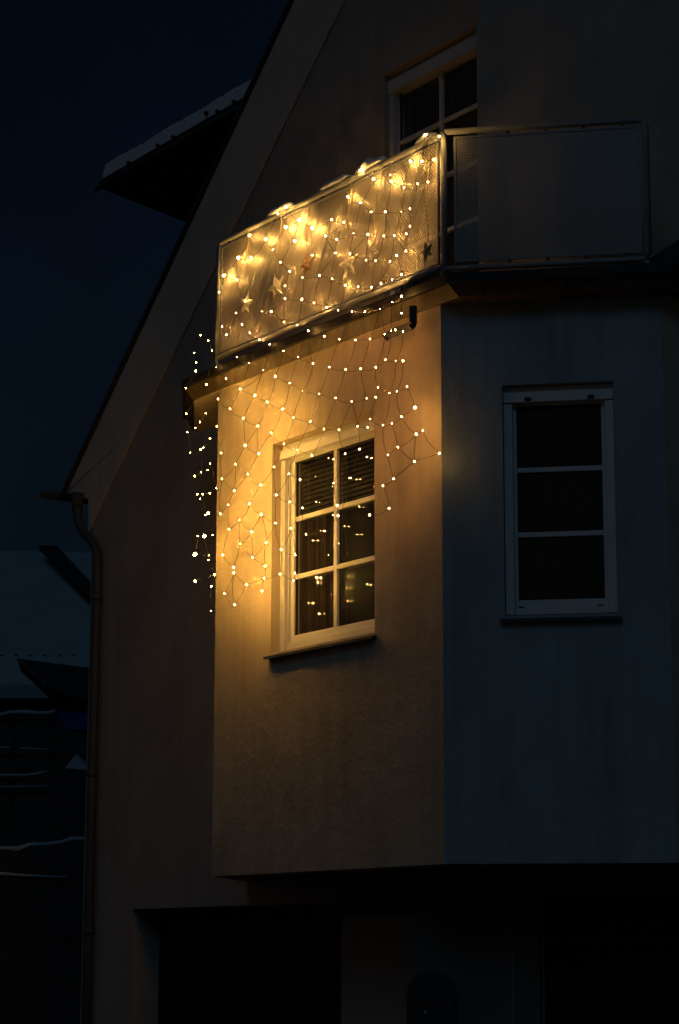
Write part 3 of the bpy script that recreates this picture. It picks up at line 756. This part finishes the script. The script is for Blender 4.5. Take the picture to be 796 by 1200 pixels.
tube(b, [P3(x, y, 21.97) for x, y in ((-80, 1024), (0, 1024), (30, 1026), (78, 1028))], [.02, .02, .014, .01], 8)
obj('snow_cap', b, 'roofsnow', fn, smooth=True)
# ------------------------------------------------------------------ ground
b = B(); q = 400
b.faces.new([b.verts.new(v) for v in ((-q, -q, 0), (q, -q, 0), (q, q, 0), (-q, q, 0))]); o = obj('ground', b, 'ground'); tag(o, kind='structure')
b = B(); b.faces.new([b.verts.new(v) for v in ((-60, -3, .004), (60, -3, .004), (60, 6, .004), (-60, 6, .004))]); o = obj('road', b, 'concrete'); tag(o, kind='structure')
b = B(); slab3(b, [(-60, 6, 0), (60, 6, 0), (60, 6.15, 0), (-60, 6.15, 0)], (0, 0, .12)); o = obj('kerb', b, 'kerb'); tag(o, kind='structure')
b = B(); slab3(b, [(-60, 6.151, 0), (60, 6.151, 0), (60, 8.2, 0), (-60, 8.2, 0)], (0, 0, .11)); o = obj('pavement', b, 'kerb'); tag(o, kind='structure')
# ------------------------------------------------------------------ dusk light
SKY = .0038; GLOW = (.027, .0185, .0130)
w = bpy.data.worlds.new('World'); scn.world = w; w.use_nodes = True
N = w.node_tree.nodes; K = w.node_tree.links; bg = N['Background']
sk = N.new('ShaderNodeTexSky'); sk.sky_type = 'NISHITA'; sk.sun_disc = False
EL, AZ = math.radians(4), math.radians(150)
sk.sun_elevation = EL; sk.sun_rotation = AZ
mx = N.new('ShaderNodeMix'); mx.data_type = 'RGBA'; mx.blend_type = 'MULTIPLY'; mx.inputs[0].default_value = 1
mx.inputs[7].default_value = (.25, .43, .85, 1)
tcs = N.new('ShaderNodeTexCoord'); ns = N.new('ShaderNodeTexNoise'); ns.inputs['Scale'].default_value = 5; ns.inputs['Detail'].default_value = 5
K.new(tcs.outputs['Generated'], ns.inputs['Vector'])
mrs = N.new('ShaderNodeMapRange'); mrs.inputs[1].default_value = .3; mrs.inputs[2].default_value = .7; mrs.inputs[3].default_value = .7; mrs.inputs[4].default_value = 1.35
K.new(ns.outputs['Fac'], mrs.inputs[0])
vms = N.new('ShaderNodeVectorMath'); vms.operation = 'SCALE'; K.new(sk.outputs[0], vms.inputs[0]); K.new(mrs.outputs[0], vms.inputs['Scale'])
K.new(vms.outputs[0], mx.inputs[6])
# warm fill lobe added to the sky, far left, to light gable and bay
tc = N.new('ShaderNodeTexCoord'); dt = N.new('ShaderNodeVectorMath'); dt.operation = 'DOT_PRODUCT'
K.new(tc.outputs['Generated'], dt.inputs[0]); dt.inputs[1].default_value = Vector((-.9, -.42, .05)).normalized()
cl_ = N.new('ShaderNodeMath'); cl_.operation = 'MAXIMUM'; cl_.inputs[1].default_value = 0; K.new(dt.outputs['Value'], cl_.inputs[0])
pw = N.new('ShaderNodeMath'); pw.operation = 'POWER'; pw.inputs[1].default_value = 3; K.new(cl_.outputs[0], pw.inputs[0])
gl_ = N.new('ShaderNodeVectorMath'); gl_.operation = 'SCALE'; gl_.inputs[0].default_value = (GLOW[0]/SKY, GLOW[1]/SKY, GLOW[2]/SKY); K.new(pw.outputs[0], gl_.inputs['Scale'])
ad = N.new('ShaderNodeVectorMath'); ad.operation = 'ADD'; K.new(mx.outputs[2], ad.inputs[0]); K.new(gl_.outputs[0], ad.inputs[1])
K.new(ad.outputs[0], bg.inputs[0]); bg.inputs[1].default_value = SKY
sd = bpy.data.lights.new('sun', 'SUN'); sd.energy = .105; sd.angle = math.radians(25); sd.color = (.25, .56, .92)
so = bpy.data.objects.new('sun', sd); COL.objects.link(so)
az = AR+math.radians(0); dirv = Vector((-math.sin(az), -math.cos(az), .8)).normalized()     # towards the light
so.matrix_basis = dirv.to_track_quat('Z', 'Y').to_matrix().to_4x4(); so.location = (5, -5, 12)
# ------------------------------------------------------------------ camera
cd = bpy.data.cameras.new('camera'); cam = bpy.data.objects.new('camera', cd); COL.objects.link(cam)
cd.sensor_fit = 'VERTICAL'; cd.sensor_height = 36; cd.lens = F/1200*36; cd.clip_end = 1500
Mc = Matrix((( CR.x, CU.x, -CF.x, 0), (CR.y, CU.y, -CF.y, 0), (CR.z, CU.z, -CF.z, CZ), (0, 0, 0, 1)))
cam.matrix_basis = Mc; scn.camera = cam
vs = scn.view_settings; vs.view_transform = 'Standard'; vs.look = 'None'; vs.exposure = 0; vs.gamma = 1; vs.use_curve_mapping = False
scn.render.engine = 'CYCLES'
scn.cycles.use_denoising = True
scn.cycles.max_bounces = 6; scn.cycles.transparent_max_bounces = 12
scn.cycles.sample_clamp_indirect = 4
